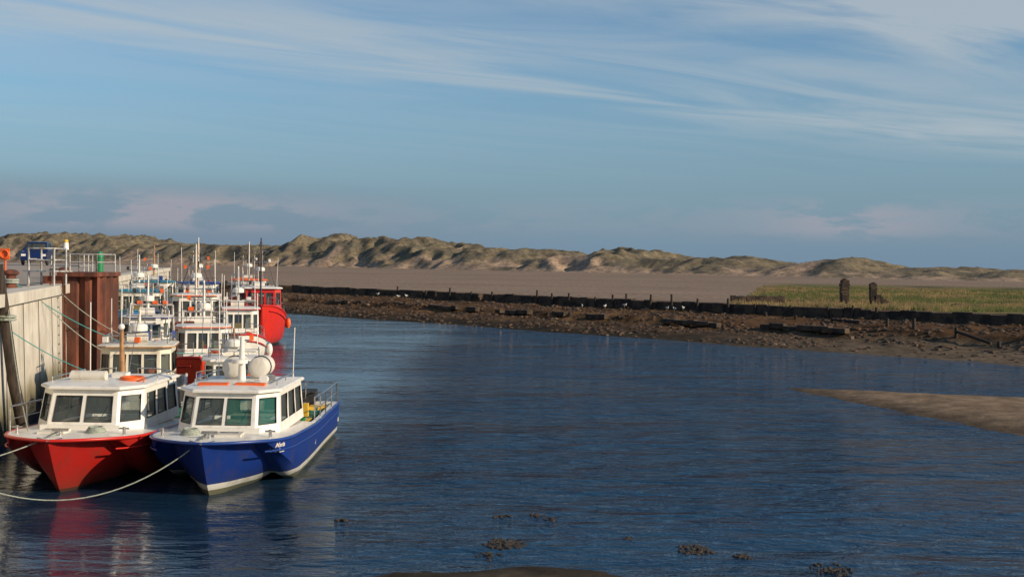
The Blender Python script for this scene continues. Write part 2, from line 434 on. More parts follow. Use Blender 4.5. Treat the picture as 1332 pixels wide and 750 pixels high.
def car(loc,rot):
    e=empty('parked_car',loc,rot);mb=MB()
    cp,_nt,_b=newmat('car_blue_paint');_b.inputs['Base Color'].default_value=(.012,.03,.12,1);_b.inputs['Metallic'].default_value=.3;_b.inputs['Roughness'].default_value=.25
    out=[(-2.1,.35),(-2.15,.62),(-2.0,.95),(-1.15,1.08),(1.95,1.1),(2.12,.9),(2.15,.4)]
    n=len(out)
    L=[(-.88,y,z) for y,z in out];Rr=[(.88,y,z) for y,z in out]
    mb.add(L+Rr,[(i,i+1,n+i+1,n+i) for i in range(n-1)]+[tuple(range(n)),tuple(range(2*n-1,n-1,-1)),(n-1,0,n,2*n-1)],cp)
    A=(-.84,-1.15,1.085);B=(.84,-1.15,1.085);C=(.84,1.9,1.1);D=(-.84,1.9,1.1)
    a=(-.66,-.4,1.68);b_=(.66,-.4,1.68);c=(.66,1.6,1.7);d=(-.66,1.6,1.7)
    mb.wall([A,B,b_,a],[(.06,.94,.1,.9)],cp,glass);mb.wall([B,C,c,b_],[(.1,.38,.12,.85),(.42,.66,.12,.85),(.7,.9,.12,.85)],cp,glass)
    mb.wall([C,D,d,c],[(.1,.9,.15,.88)],cp,glass);mb.wall([D,A,a,d],[(.1,.3,.12,.85),(.34,.58,.12,.85),(.62,.9,.12,.85)],cp,glass)
    mb.roof([(-.68,-.42),(.68,-.42),(.68,1.62),(-.68,1.62)],1.685,.03,.05,cp)
    mb.build('body',e,bevel=.03)
    mb=MB()
    for x in(-.82,.82):
        for y in(-1.35,1.35):
            mb.torus((x,y,.33),.23,.1,black,'x');mb.tube([(x-.08,y,.33),(x+.08,y,.33)],.17,steel,12)
    for x in(-.68,.68): mb.box((x,-2.09,.75),(.3,.1,.16),white);mb.box((x,2.12,.85),(.2,.08,.3),redp)
    mb.box((0,-2.16,.45),(.5,.03,.12),white);mb.box((0,2.16,.6),(.5,.03,.12),yellow)
    mb.build('wheels_and_lights',e)
car((-35.0,85,3.846),.25)

# ---------------- boats ----------------
def wheelhouse(mb,y0,y1,hw,fhw,z0,z1,rake,wm,rm,sill=.4,head=.88,cd=.45,fw=2,sw=2,oh=.1,tx=.93,gl=None,corner=True,th=.06,dome=.08,edge=None,gmix=None,aft=0):
    gl=gl or glass
    b=[(-fhw,y0),(fhw,y0),(hw,y0+cd),(hw,y1),(-hw,y1),(-hw,y0+cd)]
    t=[(x*tx,y+(rake if i in(0,1) else rake*.8 if i in(2,5) else aft)) for i,(x,y) in enumerate(b)]
    for i in range(6):
        j=(i+1)%6
        qd=[(*b[i],z0),(*b[j],z0),(*t[j],z1),(*t[i],z1)]
        wl=[]
        cnt={0:fw,1:1 if corner else 0,2:sw,3:1,4:sw,5:1 if corner else 0}[i]
        if i==3: wl=[(.3,.7,.1,.9)]
        elif cnt:
            mg=.07 if i in(0,2,4) else .14
            wd=(1-mg)/cnt
            for k in range(cnt):
                g=gl
                if gmix and i==0 and k==cnt-1: g=gmix
                if gmix and i==1: g=gmix
                wl.append((mg+k*wd,wd*(k+1),sill,head,g))
        mb.wall(qd,wl,wm,gl,.03,black)
    cy=sum(p[1] for p in t)/6
    out=[(p[0]+math.copysign(oh,p[0]),p[1]+(-oh*1.6 if i in(0,1) else oh*.6 if i in(3,4) else -oh)) for i,p in enumerate(t)]
    mb.roof(out,z1,th,dome,rm,edge)
def loft(mb,secs,mat,cap=True,smooth=False):
    n=len(secs[0]);vs=[p for s_ in secs for p in s_]
    fs=[(i*n+k,i*n+k+1,(i+1)*n+k+1,(i+1)*n+k) for i in range(len(secs)-1) for k in range(n-1)]
    mb.add(vs,fs,mat,smooth)
    if cap: mb.add(secs[-1],[tuple(range(n))],mat)
def rails(mb,pts,z,h,mat,rr=.018,post=1.0,mid=True):
    for a,b2 in zip(pts,pts[1:]):
        a=Vector(a);b2=Vector(b2);n=max(1,round((b2-a).length/post))
        for i in range(n+1):
            p=a.lerp(b2,i/n);mb.tube([p,p+Vector((0,0,h))],rr*.8,mat,5)
        mb.tube([a+Vector((0,0,h)),b2+Vector((0,0,h))],rr,mat,6)
        if mid: mb.tube([a+Vector((0,0,h*.5)),b2+Vector((0,0,h*.5))],rr*.6,mat,5)

def tri_hull(e,L,Wd,hm,rub,dm,step=4.4):
    def wf(y):
        t=min(1,max(0,y)/1.9); w=Wd/2*(1-(1-t)**2.3)**.6
        return max(.02,w*(1-.1*sm((y-3)/(L-3))))
    def zs(y): return 1.03-.18*sm(y/5.5)+.04*(1-sm(y/1.2))
    def drop(y,y0,y1,lo,p=1.):
        t=max(0,min(1,(y-y0)/(y1-y0)));return zs(y)+(lo-zs(y))*(1-(1-t)**1.6)**p
    ys_=[0,.03,.07,.12,.18,.25,.33,.42,.52,.63,.75,.88,1.0,1.15,1.3,1.5,1.7,1.95,2.3,2.8,3.5,4.3,5.2,6.2,L]
    secs=[]
    for y in ys_:
        w=wf(y);zk=drop(y,-.03,.95,-.3)
        zc=drop(y,.12,2.1,.02);zt=drop(y,.45,2.6,.1);zsk=drop(y,.75,2.9,-.1);zo=drop(y,.65,3.0,.14)
        h=[(0,zk),(.1*w,zk+(zc-zk)*.2),(.25*w,zk+(zc-zk)*.55),(.45*w,zc),(.58*w,max(zt,zc+.02)),(.64*w,max(zt-.01,zsk+.05)),(.76*w,zsk),(.86*w,zsk+.04),(.95*w,zo),(.985*w,zo+(zs(y)-zo)*.5),(w,zs(y))]
        h=[(a_,min(b_,zs(y)-.001*(10-i))) for i,(a_,b_) in enumerate(h)]
        secs.append([(-x,y,z) for x,z in reversed(h)]+[(x,y,z) for x,z in h[1:]])
    mb=MB();loft(mb,secs,hm,True,True)
    o=mb.build('hull',e)
    ed=o.modifiers.new('es','EDGE_SPLIT');ed.split_angle=math.radians(38)
    mb=MB()
    for sgn in(-1,1):
        mb.tube([(sgn*wf(y)*1.0,y-.01,zs(y)) for y in ys_],.035,rub,6)
        mb.tube([(sgn*wf(y)*1.003,y-.01,zs(y)-.2+.2*(1-sm(y/.6))) for y in ys_[9:]],.018,rub,6)
    rows=[]
    for y in ys_:
        if y>step: continue
        w=wf(y)-.02;z=zs(y)+.02
        rows.append([(-w,y,z),(-w*.6,y,z+.04*min(1,y)),(0,y,z+.05*min(1,y)),(w*.6,y,z+.04*min(1,y)),(w,y,z)])
    w=wf(step)-.02;rows.append([(-w,step,zs(step)+.02),(-w*.6,step,zs(step)+.06),(0,step,zs(step)+.07),(w*.6,step,zs(step)+.06),(w,step,zs(step)+.02)])
    loft(mb,rows,white,False)
    mb.add([(-w,step,.4),(w,step,.4),(w,step,zs(step)+.02),(-w,step,zs(step)+.02)],[(0,1,2,3)],white)
    rows=[]
    for i in range(8):
        y=step+(L-step-.05)*i/7;w=wf(y);z=zs(y)
        rows.append([(-w+.02,y,z+.02),(-w+.14,y,z+.02),(-w+.16,y,.42),(w-.16,y,.42),(w-.14,y,z+.02),(w-.02,y,z+.02)])
    loft(mb,rows,dm,False)
    w=wf(L)-.02;mb.box((0,L-.06,.62),(2*w,.1,.5),white)
    mb.build('deck',e)
    return o,wf,zs
def outboard(mb,x,y):
    mb.box((x,y+.15,.9),(.42,.6,.5),black,0,.8);mb.box((x,y+.2,.3),(.2,.3,1.),black)
def foredeck(mb,wf,side=1):
    mb.box((.28*side,.95,1.11),(.5,.45,.05),white2,.05);mb.tube([(.28*side-.18,.95,1.15),(.28*side+.18,.95,1.15)],.012,steel,5)
    for k in range(4): mb.torus((-.5*side,1.05,1.09+.03*k),.19-.02*k,.022,rope_m,'z',16,5)
    mb.tube([(-.1,.12,1.1),(-.12,.75,1.13)],.025,steel,6);mb.tube([(-.25,.1,1.1),(0,-.02,1.06),(.22,.1,1.1)],.022,steel,6)
    for xx in(-1.05,1.05): mb.tube([(xx,1.05,1.02),(xx,1.05,1.2)],.03,steel,6);mb.tube([(xx-.1,1.05,1.17),(xx+.1,1.05,1.17)],.02,steel,6)
# --- blue boat
hb=hullmat('blue_hull',(.008,.033,.2),(.75,.74,.68),(.17,.17,.11),.1,.22,.4)
eb=empty('fishing_boat',(-5.72,21.3,0),math.radians(-.3))
hull,wf,zs=tri_hull(eb,8.4,2.8,hb,bluep,white)
mb=MB()
wheelhouse(mb,1.5,4.6,1.04,.64,.98,1.82,.34,white,white,.26,.86,.5,2,3,.07,.93,gmix=gglass,dome=.05)
mb.box((0,1.72,1.08),(1.5,.5,.14),white)
mb.build('wheelhouse',eb,bevel=.008)
mb=MB()
for xx,yy in((-.4,2.35),(.35,2.4)): mb.box((xx,yy,1.93),(.6,.2,.06),orange)
mb.tube([(-.05,3.3,1.9),(-.05,3.3,2.4),(-.05,3.3,2.85)],.09,white,12,.045)
mb.tube([(-.35,3.3,2.55),(.25,3.3,2.55)],.03,white,8);mb.tube([(-.05,3.1,2.3),(-.05,3.1,2.34),(-.05,3.1,2.38)],.17,white,14)
for sx_ in(-.32,.24):
    mb.tube([(sx_,3.55,2.17),(sx_,3.6,2.17),(sx_,4.2,2.17),(sx_,4.25,2.17)],.22,white2,18);mb.ball((sx_,3.56,2.17),(.22,.06,.22),white2,18,10);mb.torus((sx_,3.8,2.17),.225,.02,black,'y',18)
    mb.box((sx_,3.9,1.97),(.35,.6,.08),steel)
mb.tube([(-.8,4.3,1.9),(-.8,4.3,3.7)],.012,white,5);mb.tube([(.85,4.3,1.9),(.87,4.35,3.0)],.012,white,5)
rails(mb,[(-.85,2.6,1.88),(-.85,4.4,1.88)],0,.12,steel,.015,.9,False);rails(mb,[(.85,2.6,1.88),(.85,4.4,1.88)],0,.12,steel,.015,.9,False)
mb.box((.62,3.1,2.0),(.16,.12,.12),steel);mb.tube([(.55,2.8,2.0),(.55,2.66,2.02)],.09,white,10)
wr=wf(6)
rails(mb,[(wr-.05,4.7,.9),(wr-.05,6.2,.88),(wf(8)-.06,8.3,.87)],0,.5,steel,.022,.85)
rails(mb,[(wf(8)-.06,8.3,.87),(-wf(8)+.06,8.3,.87)],0,.5,steel,.022,.9)
rails(mb,[(-wr+.05,4.7,.9),(-wf(8)+.06,8.3,.87)],0,.5,steel,.022,.9)
mb.box((0,.55,1.2),(.3,.06,.05),steel);mb.tube([(0,.55,1.05),(0,.55,1.2)],.03,steel)
for xx in(-.3,.3): mb.tube([(xx,1.78,1.24),(xx+.18,1.68,1.52)],.008,black,4)
foredeck(mb,wf)
mb.build('roof_fittings_and_rails',eb)
mb=MB()
mb.box((.75,5.4,.62),(.6,.45,.4),yellow);mb.box((.3,5.9,.6),(.5,.4,.36),white);mb.ball((.8,6.3,.65),(.35,.45,.25),net,14,10,.5)
mb.ball((.1,6.8,.6),(.5,.5,.22),rope_m,14,10,.5);mb.torus((.85,7.1,.62),.25,.05,orange);mb.torus((.85,7.1,.72),.25,.05,rope_b)
mb.tube([(.95,5.0,.5),(.95,5.0,1.25)],.06,greenp,8);mb.ball((.4,7.3,.7),.2,orange);mb.box((-.4,5.5,.7),(.7,.7,.5),steel)
mb.box((1.0,4.9,1.1),(.18,.14,.3),yellow);mb.box((.8,7.6,.7),(.5,.4,.3),yellow,.3)
outboard(mb,-.45,8.4);outboard(mb,.45,8.4);mb.build('deck_gear',eb,bevel=.01)
def lettering(txt,parent,loc,rotz,size,target,mat,name='lettering'):
    c=bpy.data.curves.new(name,'FONT');c.body=txt;c.size=size;c.align_x='CENTER';c.space_line=.9;c.shear=.25;c.offset=.003
    o=bpy.data.objects.new('tmp',c);scene.collection.objects.link(o)
    dg=bpy.context.evaluated_depsgraph_get();me=bpy.data.meshes.new_from_object(o.evaluated_get(dg));bpy.data.objects.remove(o)
    o=bpy.data.objects.new(name,me);scene.collection.objects.link(o);o.parent=parent
    o.location=loc;o.rotation_euler=(math.radians(90),0,rotz);me.materials.clear();me.materials.append(mat)
    sw=o.modifiers.new('sw','SHRINKWRAP');sw.target=target;sw.wrap_method='PROJECT';sw.use_project_z=True;sw.use_negative_direction=True;sw.use_positive_direction=False;sw.offset=.008
    return o
lettering('Maria\nLedour',eb,(1.76,.66,.87),math.radians(52),.13,hull,white)
# --- red boat
hr=hullmat('red_hull',(.36,.014,.01),(.36,.014,.01),(.08,.02,.015),.06,.08,.4)
er=empty('fishing_boat',(-8.6,21.4,0),math.radians(-.5))
hull2,wf,zs=tri_hull(er,7.8,2.8,hr,redp,white)
mb=MB()
wheelhouse(mb,1.55,4.5,1.1,.7,.98,1.84,.3,white,white,.26,.84,.55,2,3,.07,.93,dome=.05)
mb.box((0,1.75,1.08),(1.6,.5,.14),white)
mb.build('wheelhouse',er,bevel=.008)
mb=MB()
mb.tube([(-.62,2.7,2.02),(-.5,2.7,2.02),(0,2.7,2.02),(.1,2.7,2.02)],.11,white2,14)
mb.torus((.62,2.8,1.96),.22,.05,orange,'z',20,8);mb.box((.2,3.3,1.98),(.3,.3,.12),white)
mb.tube([(.12,3.6,1.9),(.1,3.62,2.95)],.07,mastw,8,.045);mb.tube([(-.25,3.6,2.65),(.45,3.6,2.65)],.02,steel,6);mb.tube([(.1,3.6,2.95),(.1,3.6,3.9)],.012,white,5)
mb.ball((.1,3.6,3.0),.07,white);mb.box((-.25,3.6,2.72),(.1,.1,.12),white);mb.box((.45,3.6,2.72),(.1,.1,.12),orange)
mb.tube([(-.8,4.2,1.9),(-.82,4.25,3.5)],.012,white,5)
rails(mb,[(-.95,2.5,1.88),(-.95,4.3,1.88)],0,.12,steel,.015,.9,False);rails(mb,[(.95,2.5,1.88),(.95,4.3,1.88)],0,.12,steel,.015,.9,False)
rails(mb,[(-1.3,1.3,1.03),(-1.34,4.5,.93)],0,.5,steel,.02,.8)
rails(mb,[(1.28,4.4,.9),(1.22,7.7,.87)],0,.4,steel,.02,.9);rails(mb,[(-1.28,4.4,.9),(-1.22,7.7,.87)],0,.4,steel,.02,.9)
mb.box((0,.55,1.2),(.3,.06,.05),steel);mb.tube([(0,.55,1.05),(0,.55,1.2)],.03,steel)
for xx in(-.4,.3): mb.tube([(xx,1.82,1.24),(xx+.18,1.74,1.52)],.008,black,4)
foredeck(mb,wf,-1)
mb.build('roof_fittings_and_rails',er)
mb=MB();mb.box((.6,5.2,.6),(.6,.5,.36),orange);mb.box((-.4,5.6,.65),(.8,.8,.45),white2);mb.ball((.3,6.6,.6),(.6,.6,.25),net,14,10,.5);outboard(mb,0,7.8);mb.build('deck_gear',er,bevel=.01)
mb=MB()
for y in(23.4,25.0,27.0): mb.ball((-7.15,y,.72),(.11,.11,.26),black);mb.tube([(-7.15,y,.95),(-7.07,y,1.03)],.01,rope_m,4)
mb.build('boat_fenders')

def boat(loc,rot,L,Wd,hm,rub,wm,rm,bow=1.5,mid=1.0,wy=(.3,.55),wz=1.3,mast=2.6,trim=None,gear=(orange,),whw=.36,seed=1,name='fishing_boat',gantry=True,deck=deckm,trawl=False,stripe=None):
    random.seed(seed)
    e=empty(name,loc,rot)
    def wf(t): 
        k=min(1,t/.42);return max(.03,Wd/2*(1-(1-k)**2.2)**.75*(1-.12*sm((t-.6)/.4)))
    def zs(t): return mid+(bow-mid)*(1-sm(t/.5))**1.3+.08*sm((t-.7)/.3)
    ts=[0,.015,.04,.07,.11,.16,.22,.3,.4,.5,.6,.7,.8,.9,1]
    secs=[]
    for t in ts:
        w=wf(t);z=zs(t);k=min(1,t/.12);zk=-.5+(z+.45)*(1-k)**1.4
        f=.55+.4*sm(t/.4)
        h=[(0,zk),(w*f*.6,zk+.25*(z-zk)*.6),(w*f*.92,zk+(z-zk)*.42),(w*(f*.4+.58),zk+(z-zk)*.7),(w,z)]
        secs.append([(-x,t*L,zz) for x,zz in reversed(h)]+[(x,t*L,zz) for x,zz in h[1:]])
    mb=MB();loft(mb,secs,hm,True,True);o=mb.build('hull',e);ed=o.modifiers.new('es','EDGE_SPLIT');ed.split_angle=math.radians(40)
    mb=MB()
    for sg in(-1,1):
        mb.tube([(sg*wf(t),t*L,zs(t)) for t in ts],.05,rub,6);mb.tube([(sg*wf(t)*.985,t*L,zs(t)-.28) for t in ts[2:]],.03,rub,5)
    rows=[]
    for t in ts[1:]:
        w=wf(t);z=zs(t);d=.25 if t<.25 else .5;ww=max(.01,w-.1)
        rows.append([(-w,t*L,z),(-ww,t*L,z+.01),(-ww,t*L,z-d),(0,t*L,z-d+.04),(ww,t*L,z-d),(ww,t*L,z+.01),(w,t*L,z)])
    loft(mb,rows,deck,False);mb.build('deck',e)
    mb=MB();zd=mid-.35
    y0,y1=wy[0]*L,wy[1]*L;hw=Wd*whw
    wheelhouse(mb,y0,y1,hw,hw*.7,zd,zd+wz+.4,.12,wm,rm,.55,.88,.25,3,2,.1,.96,corner=True,dome=.06,edge=trim)
    if stripe: mb.box((0,(y0+y1)/2+.13,zd+wz*.45),(hw*2.03,(y1-y0-.28),.14),stripe)
    mb.box((0,y0-.35,zd+.35),(hw*1.5,.9,.7),wm)
    mb.build('wheelhouse',e,bevel=.01)
    zr=zd+wz+.5;mb=MB();ym=y0+(y1-y0)*.6
    mb.tube([(0,ym,zr),(0,ym,zr+mast)],.055,wm if R()<.5 else mastw,8,.03)
    mb.tube([(-.5,ym,zr+mast*.55),(.5,ym,zr+mast*.55)],.025,steel,6)
    mb.tube([(-.35,ym,zr+mast*.8),(.35,ym,zr+mast*.8)],.02,steel,6)
    for xx in(-.5,.5): mb.box((xx,ym,zr+mast*.55+.08),(.12,.12,.16),random.choice([white,orange,black]))
    mb.tube([(0,ym-.2,zr+mast*.35),(0,ym-.2,zr+mast*.35+.14)],.24,white,14);mb.ball((0,ym-.2,zr+mast*.35+.14),(.24,.24,.08),white)
    for xx in(-hw*.8,hw*.8,-hw*.3): 
        hgt=U(.8,1.9);mb.tube([(xx,ym+U(-.4,.5),zr-.05),(xx+U(-.05,.05),ym,zr+hgt)],.013,white,5)
    mb.tube([(0,ym,zr+mast*.95),(0,.03*L,bow+.1)],.01,steel,4);
    for sg in(-1,1): mb.tube([(0,ym,zr+mast*.9),(sg*Wd*.42,L*.7,mid)],.01,steel,4)
    rails(mb,[(-hw*.85,y0+.4,zr-.04),(-hw*.85,y1-.1,zr-.04)],0,.25,steel,.016,.7,False);rails(mb,[(hw*.85,y0+.4,zr-.04),(hw*.85,y1-.1,zr-.04)],0,.25,steel,.016,.7,False)
    rails(mb,[(-hw*.85,y0+.4,zr-.04),(hw*.85,y0+.4,zr-.04)],0,.25,steel,.016,.7,False)
    for sg in(-1,1):
        pr=[(sg*wf(t)*.93,t*L,zs(t)) for t in(.03,.1,.2,.3)]
        rails(mb,pr,0,.45,steel,.018,.6)
    if gantry:
        yg=L*.86;gw=Wd*.36;gh=mid+1.6
        for sg in(-1,1): mb.tube([(sg*gw,yg,mid-.3),(sg*gw*.9,yg,gh)],.05,galv,8)
        mb.tube([(-gw*.9,yg,gh),(gw*.9,yg,gh)],.05,galv,8);mb.tube([(0,yg,gh),(0,yg+.1,gh+.9)],.03,galv,6)
        for xx in(-.5,.1,.5): mb.box((xx,yg,gh+.1),(.2,.16,.14),random.choice([white,black,orange]))
    if trawl:
        mb.tube([(0,ym,zr+.3),(0,L*.92,zr+mast*.7)],.04,black,8)
        mb.tube([(0,L*.3-.3,zr-1),(0,L*.3-.3,zr+mast+.2)],.055,black if trawl>1 else white2,8,.03)
        for sg in(-1,1): mb.tube([(0,L*.3-.3,zr+mast+.1),(sg*Wd*.45,L*.35,mid)],.01,black,4)
    mb.build('mast_and_rails',e)
    mb=MB()
    mb.torus((-hw*1.03,ym,zd+wz*.55),.25,.055,orange,'x');mb.torus((hw*.45,y0-.06,zd+.55),.2,.05,orange,'y')
    mb.tube([(-.3,y0+.9,zr+.12),(.25,y0+.9,zr+.12)],.14,random.choice([white,white2]),12)
    mb.box((U(-.3,.3),y1-.3,zr+.12),(.4,.3,.25),random.choice([orange,white,redp,bluep]))
    for i in range(5):
        g=random.choice(gear);yy=U(.62,.9)*L;mb.ball((U(-.7,.7)*Wd*.4,yy,mid-.1+U(0,.3)),U(.16,.28),g)
    for i in range(4): mb.box((U(-.6,.6)*Wd*.4,U(.62,.95)*L,mid-.15+.2*i),(.6,.42,.3),random.choice([bluep,orange,white2,greenp,yellow]),U(0,1))
    mb.ball((.2,L*.8,mid-.1),(.6,.5,.4),net,14,10,.6)
    for i in range(3):
        t=.35+.22*i;
        for sg in(-1,1): mb.ball((sg*(wf(t)+.12),t*L,zs(t)-.4),(.13,.13,.28),random.choice([orange,white,black,tealp]))
    mb.box((0,L*.14,bow-.2),(.5,.4,.25),steel)
    mb.build('deck_gear',e,bevel=.008)
    return e
hw_=hullmat('white_hull',(.72,.69,.62),(.05,.1,.3),(.25,.05,.03),.12,.2,.6)
hw2=hullmat('white_hull_red_trim',(.7,.68,.62),(.6,.06,.02),(.05,.12,.1),.12,.3,.6)
ho=hullmat('orange_red_hull',(.62,.05,.02),(.7,.68,.6),(.05,.05,.06),.12,.22,.6)
hred=hullmat('scarlet_hull',(.6,.025,.015),(.6,.025,.015),(.05,.02,.02),.12,.16,.5)
hblue=hullmat('light_blue_hull',(.03,.17,.42),(.6,.6,.55),(.2,.05,.03),.12,.22,.5)
hteal=hullmat('dark_blue_hull',(.02,.06,.16),(.6,.6,.55),(.2,.05,.03),.12,.22,.5)
A=ang
boat((-9.9,29.6,0),.2,5.8,2.4,hw_,white2,cream,cream,1.2,.85,(.3,.62),1.15,.9,mastw,seed=3,whw=.4,gantry=False,gear=(orange,tealp))
boat((-7.35,30.6,0),A,6.0,2.3,hteal,bluep,white,white,1.1,.8,(.35,.6),.75,.8,None,seed=5,gantry=False,gear=(orange,bluep))
boat((-10.0,37.2,0),A,6.6,2.4,ho,redp,white,white,1.3,.95,(.3,.55),1.15,1.5,orange,seed=8,gear=(orange,redp),stripe=orange)
boat((-13.2,41.2,0),A,6.8,2.4,hw_,white2,white,white2,1.4,1.0,(.28,.52),1.2,1.5,bluep,seed=11,stripe=bluep)
boat((-10.9,46,0),A,6.6,2.4,hw2,redp,white,white,1.5,1.05,(.3,.55),1.3,1.7,redp,seed=14)
boat((-13.5,49,0),A,8,2.9,hw2,orange,white,white,1.8,1.2,(.25,.5),1.6,2.0,orange,seed=17,stripe=orange,trawl=1,gear=(orange,redp))
boat((-16.6,50.5,0),A,8,2.9,hblue,tealp,white2,tealp,2.2,1.5,(.3,.52),1.4,1.6,tealp,seed=21,gear=(orange,tealp))
boat((-12.8,59,0),A,8.5,2.8,hred,redp,redp,white,2.15,1.4,(.3,.5),1.5,2.4,white,seed=24,trawl=2,gear=(redp,orange),whw=.4)
boat((-16.4,60,0),A,9,3.1,hteal,bluep,white,bluep,2.1,1.5,(.3,.5),1.6,2.2,bluep,seed=27,stripe=bluep,trawl=1)
boat((-19.5,62,0),A,9,3.1,hw_,bluep,white,tealp,2.1,1.5,(.3,.5),1.6,2,tealp,seed=29)
boat((-16.4,72,0),A,9,3.2,ho,redp,white,orange,2.2,1.5,(.3,.5),1.6,2.2,orange,seed=33,trawl=1)
random.seed(99)
def rope(pts,mat=rope_m,r=.02): mb=MB();mb.tube(pts,r,mat,6);mb.build('mooring_rope')
rope(sag((-5.72,21.7,1.15),(-10.65,20.0,1.25),1.12,24),rope_m,.013)
rope(sag((-8.6,21.8,1.15),(-10.65,20.4,.6),.12),rope_m,.013)
rope(sag((-9.4,22.4,1.1),(-12.3,28,3.7),.3),rope_m,.012)
rope(sag((-9.9,30.2,1.2),(-13.2,27.4,3.7),.4),rope_b,.013)
rope(sag((-11.6,37,1.0),(-13.9,33,3.7),.5),rope_m,.014)
rope(sag((-10.1,38,1.4),(-14.2,33,3.7),.6),rope_b,.014)
rope(sag((-13.2,41.3,1.5),(-14.4,36,3.65),.3),rope_m,.014)

# ---------------- bank ----------------
rockm=simple('weed_covered_rock',(.1,.055,.026),(.035,.023,.014),.85,2.2,0,.6,.38,.62,(1,1,1),.05)
rockp=simple('pale_stone',(.18,.12,.075),(.1,.07,.045),.9,2.5,0,.5)
t=(1+5**.5)/2
ico=[Vector(v).normalized() for v in((-1,t,0),(1,t,0),(-1,-t,0),(1,-t,0),(0,-1,t),(0,1,t),(0,-1,-t),(0,1,-t),(t,0,-1),(t,0,1),(-t,0,-1),(-t,0,1))]
icf=[(0,11,5),(0,5,1),(0,1,7),(0,7,10),(0,10,11),(1,5,9),(5,11,4),(11,10,2),(10,7,6),(7,1,8),(3,9,4),(3,4,2),(3,2,6),(3,6,8),(3,8,9),(4,9,5),(2,4,11),(6,2,10),(8,6,7),(9,8,1)]
def rock(mb,x,y,z,s,mat,fl=1):
    sx,sy,sz=s*U(.7,1.3),s*U(.7,1.3),s*U(.35,.7)*fl;a=U(0,6.3);ca,sa=math.cos(a),math.sin(a)
    vs=[]
    for v in ico:
        k=U(.75,1.2);X,Y,Z=v.x*sx*k,v.y*sy*k,v.z*sz*k
        vs.append((x+X*ca-Y*sa,y+X*sa+Y*ca,z+Z))
    mb.add(vs,icf,mat)
mb=MB()
for i in range(9500):
    s_=U(-14,95);q_=U(.3,12.6)
    if fn(s_*.15,q_*.4,3,2)<-.15: continue
    if s_>50 and q_<5 and R()<.85: continue
    x,y=W(q_,s_);rock(mb,x,y,gz(x,y)-.02,U(.06,.22),rockm if R()<.96 else rockp)
mb.build('rock_embankment_rubble')
stone=simple('dark_old_masonry',(.085,.055,.034),(.028,.02,.015),.95,1.5,0,.8,.4,.62,(1,1,1),.08)
def course(qf,sa,sb,name,hh,skip=.1,lift=.08,jz=.05):
    mb=MB();s_=sa
    while s_<sb:
        w=U(.5,1.3);q_=qf(s_+w/2)
        if R()>skip:
            x,y=W(q_,s_+w/2);x2,y2=W(q_+1.2,s_);z=gz(x2,y2)
            h=hh*U(.9,1.1);mb.box((x,y,z-h/2+lift+U(-jz,jz)),(w+.02,U(.5,.7),h),stone,math.atan2(-.705,.709)+U(-.03,.03),U(.95,.99))
        s_+=w
    mb.build(name,bevel=.03)
course(lambda s:12.4+.2*noise.noise(Vector((s*.1,0,0))),-16,96,'stone_embankment_wall',.8,.015,.1,.05)
course(lambda s:6.6+1.3*noise.noise(Vector((s*.07,5,0))),-14,50,'stone_embankment_wall',.32,.45,-.02,.05)
mb=MB()
s_=-2.
while s_<50:
    q_=12.0+.3*noise.noise(Vector((s_*.2,0,0)));x,y=W(q_,s_);z=gz(x,y);h=U(.7,1.15)
    if R()<.85:
        mb.tube([(x,y,z-.2),(x+U(-.06,.06),y,z+h)],U(.07,.12),wood,7,.08)
    s_+=U(1.2,3.4)
mb.build('timber_groyne_posts')
mb=MB()
for row,(qa,qb,sa,sb) in enumerate(((11,5.5,41,64),(8.0,9.0,60,76))):
    s_=sa
    while s_<sb:
        f=(s_-sa)/(sb-sa);q_=qa+(qb-qa)*f;x,y=W(q_,s_);z=gz(x,y);h=U(.15,.6)
        mb.tube([(x,y,z-.3),(x+U(-.08,.08),y+U(-.05,.05),z+h)],U(.09,.15),wood,7,.1)
        if R()<.3:
            x2,y2=W(q_+(qb-qa)*.1,s_+2.2);mb.tube([(x,y,z+h*.6),(x2,y2,gz(x2,y2)+.15)],.09,wood,6)
        s_+=U(1.2,3.)
mb.build('timber_groyne_posts')
def pillar(x,y,w,h):
    mb=MB();z=gz(x,y)-.2;k=0
    while k<h:
        hh=.3;mb.box((x+U(-.03,.03),y+U(-.03,.03),z+k+hh/2),(w*U(.9,1.08),w*U(.9,1.05),hh-.015),stone,U(-.05,.05));k+=hh
    rock(mb,x,y,z+k,w*.5,stone);mb.build('stone_gate_pillar',bevel=.03)
pillar(30.9,107,.75,2.4);pillar(33.4,106.5,.6,2.1)
mb=MB()
for i in range(7): x=33.8+i*.25;mb.box((x,106.5,gz(x,106.5)+.4-.1*i),(.5,.6,.95-.18*i if i<5 else .25),stone,U(-.2,.2))
mb.build('stone_wall_ruin')
mb=MB()
for i in range(12):
    x=19.4+i*.4;y=101+.05*i
    mb.box((x,y,gz(x,y)+.3),(.42,.7,.95+U(-.08,.08)),stone,U(-.05,.05))
mb.build('stone_wall_ruin',bevel=.03)
mb=MB()
for i in range(160): 
    x=U(34,60);y=104-(x-34)*.25+U(-1,1);rock(mb,x,y,gz(x,y),U(.15,.42),rockp if R()<.5 else stone)
mb.build('stone_rubble_heap')
def grassmat(n,c,c2): return simple(n,c,c2,.9,.4,0,0,.4,.6)
g1=grassmat('saltmarsh_grass',(.12,.14,.035),(.07,.08,.025));g2=grassmat('dry_grass',(.3,.21,.09),(.17,.125,.055))
mb=MB()
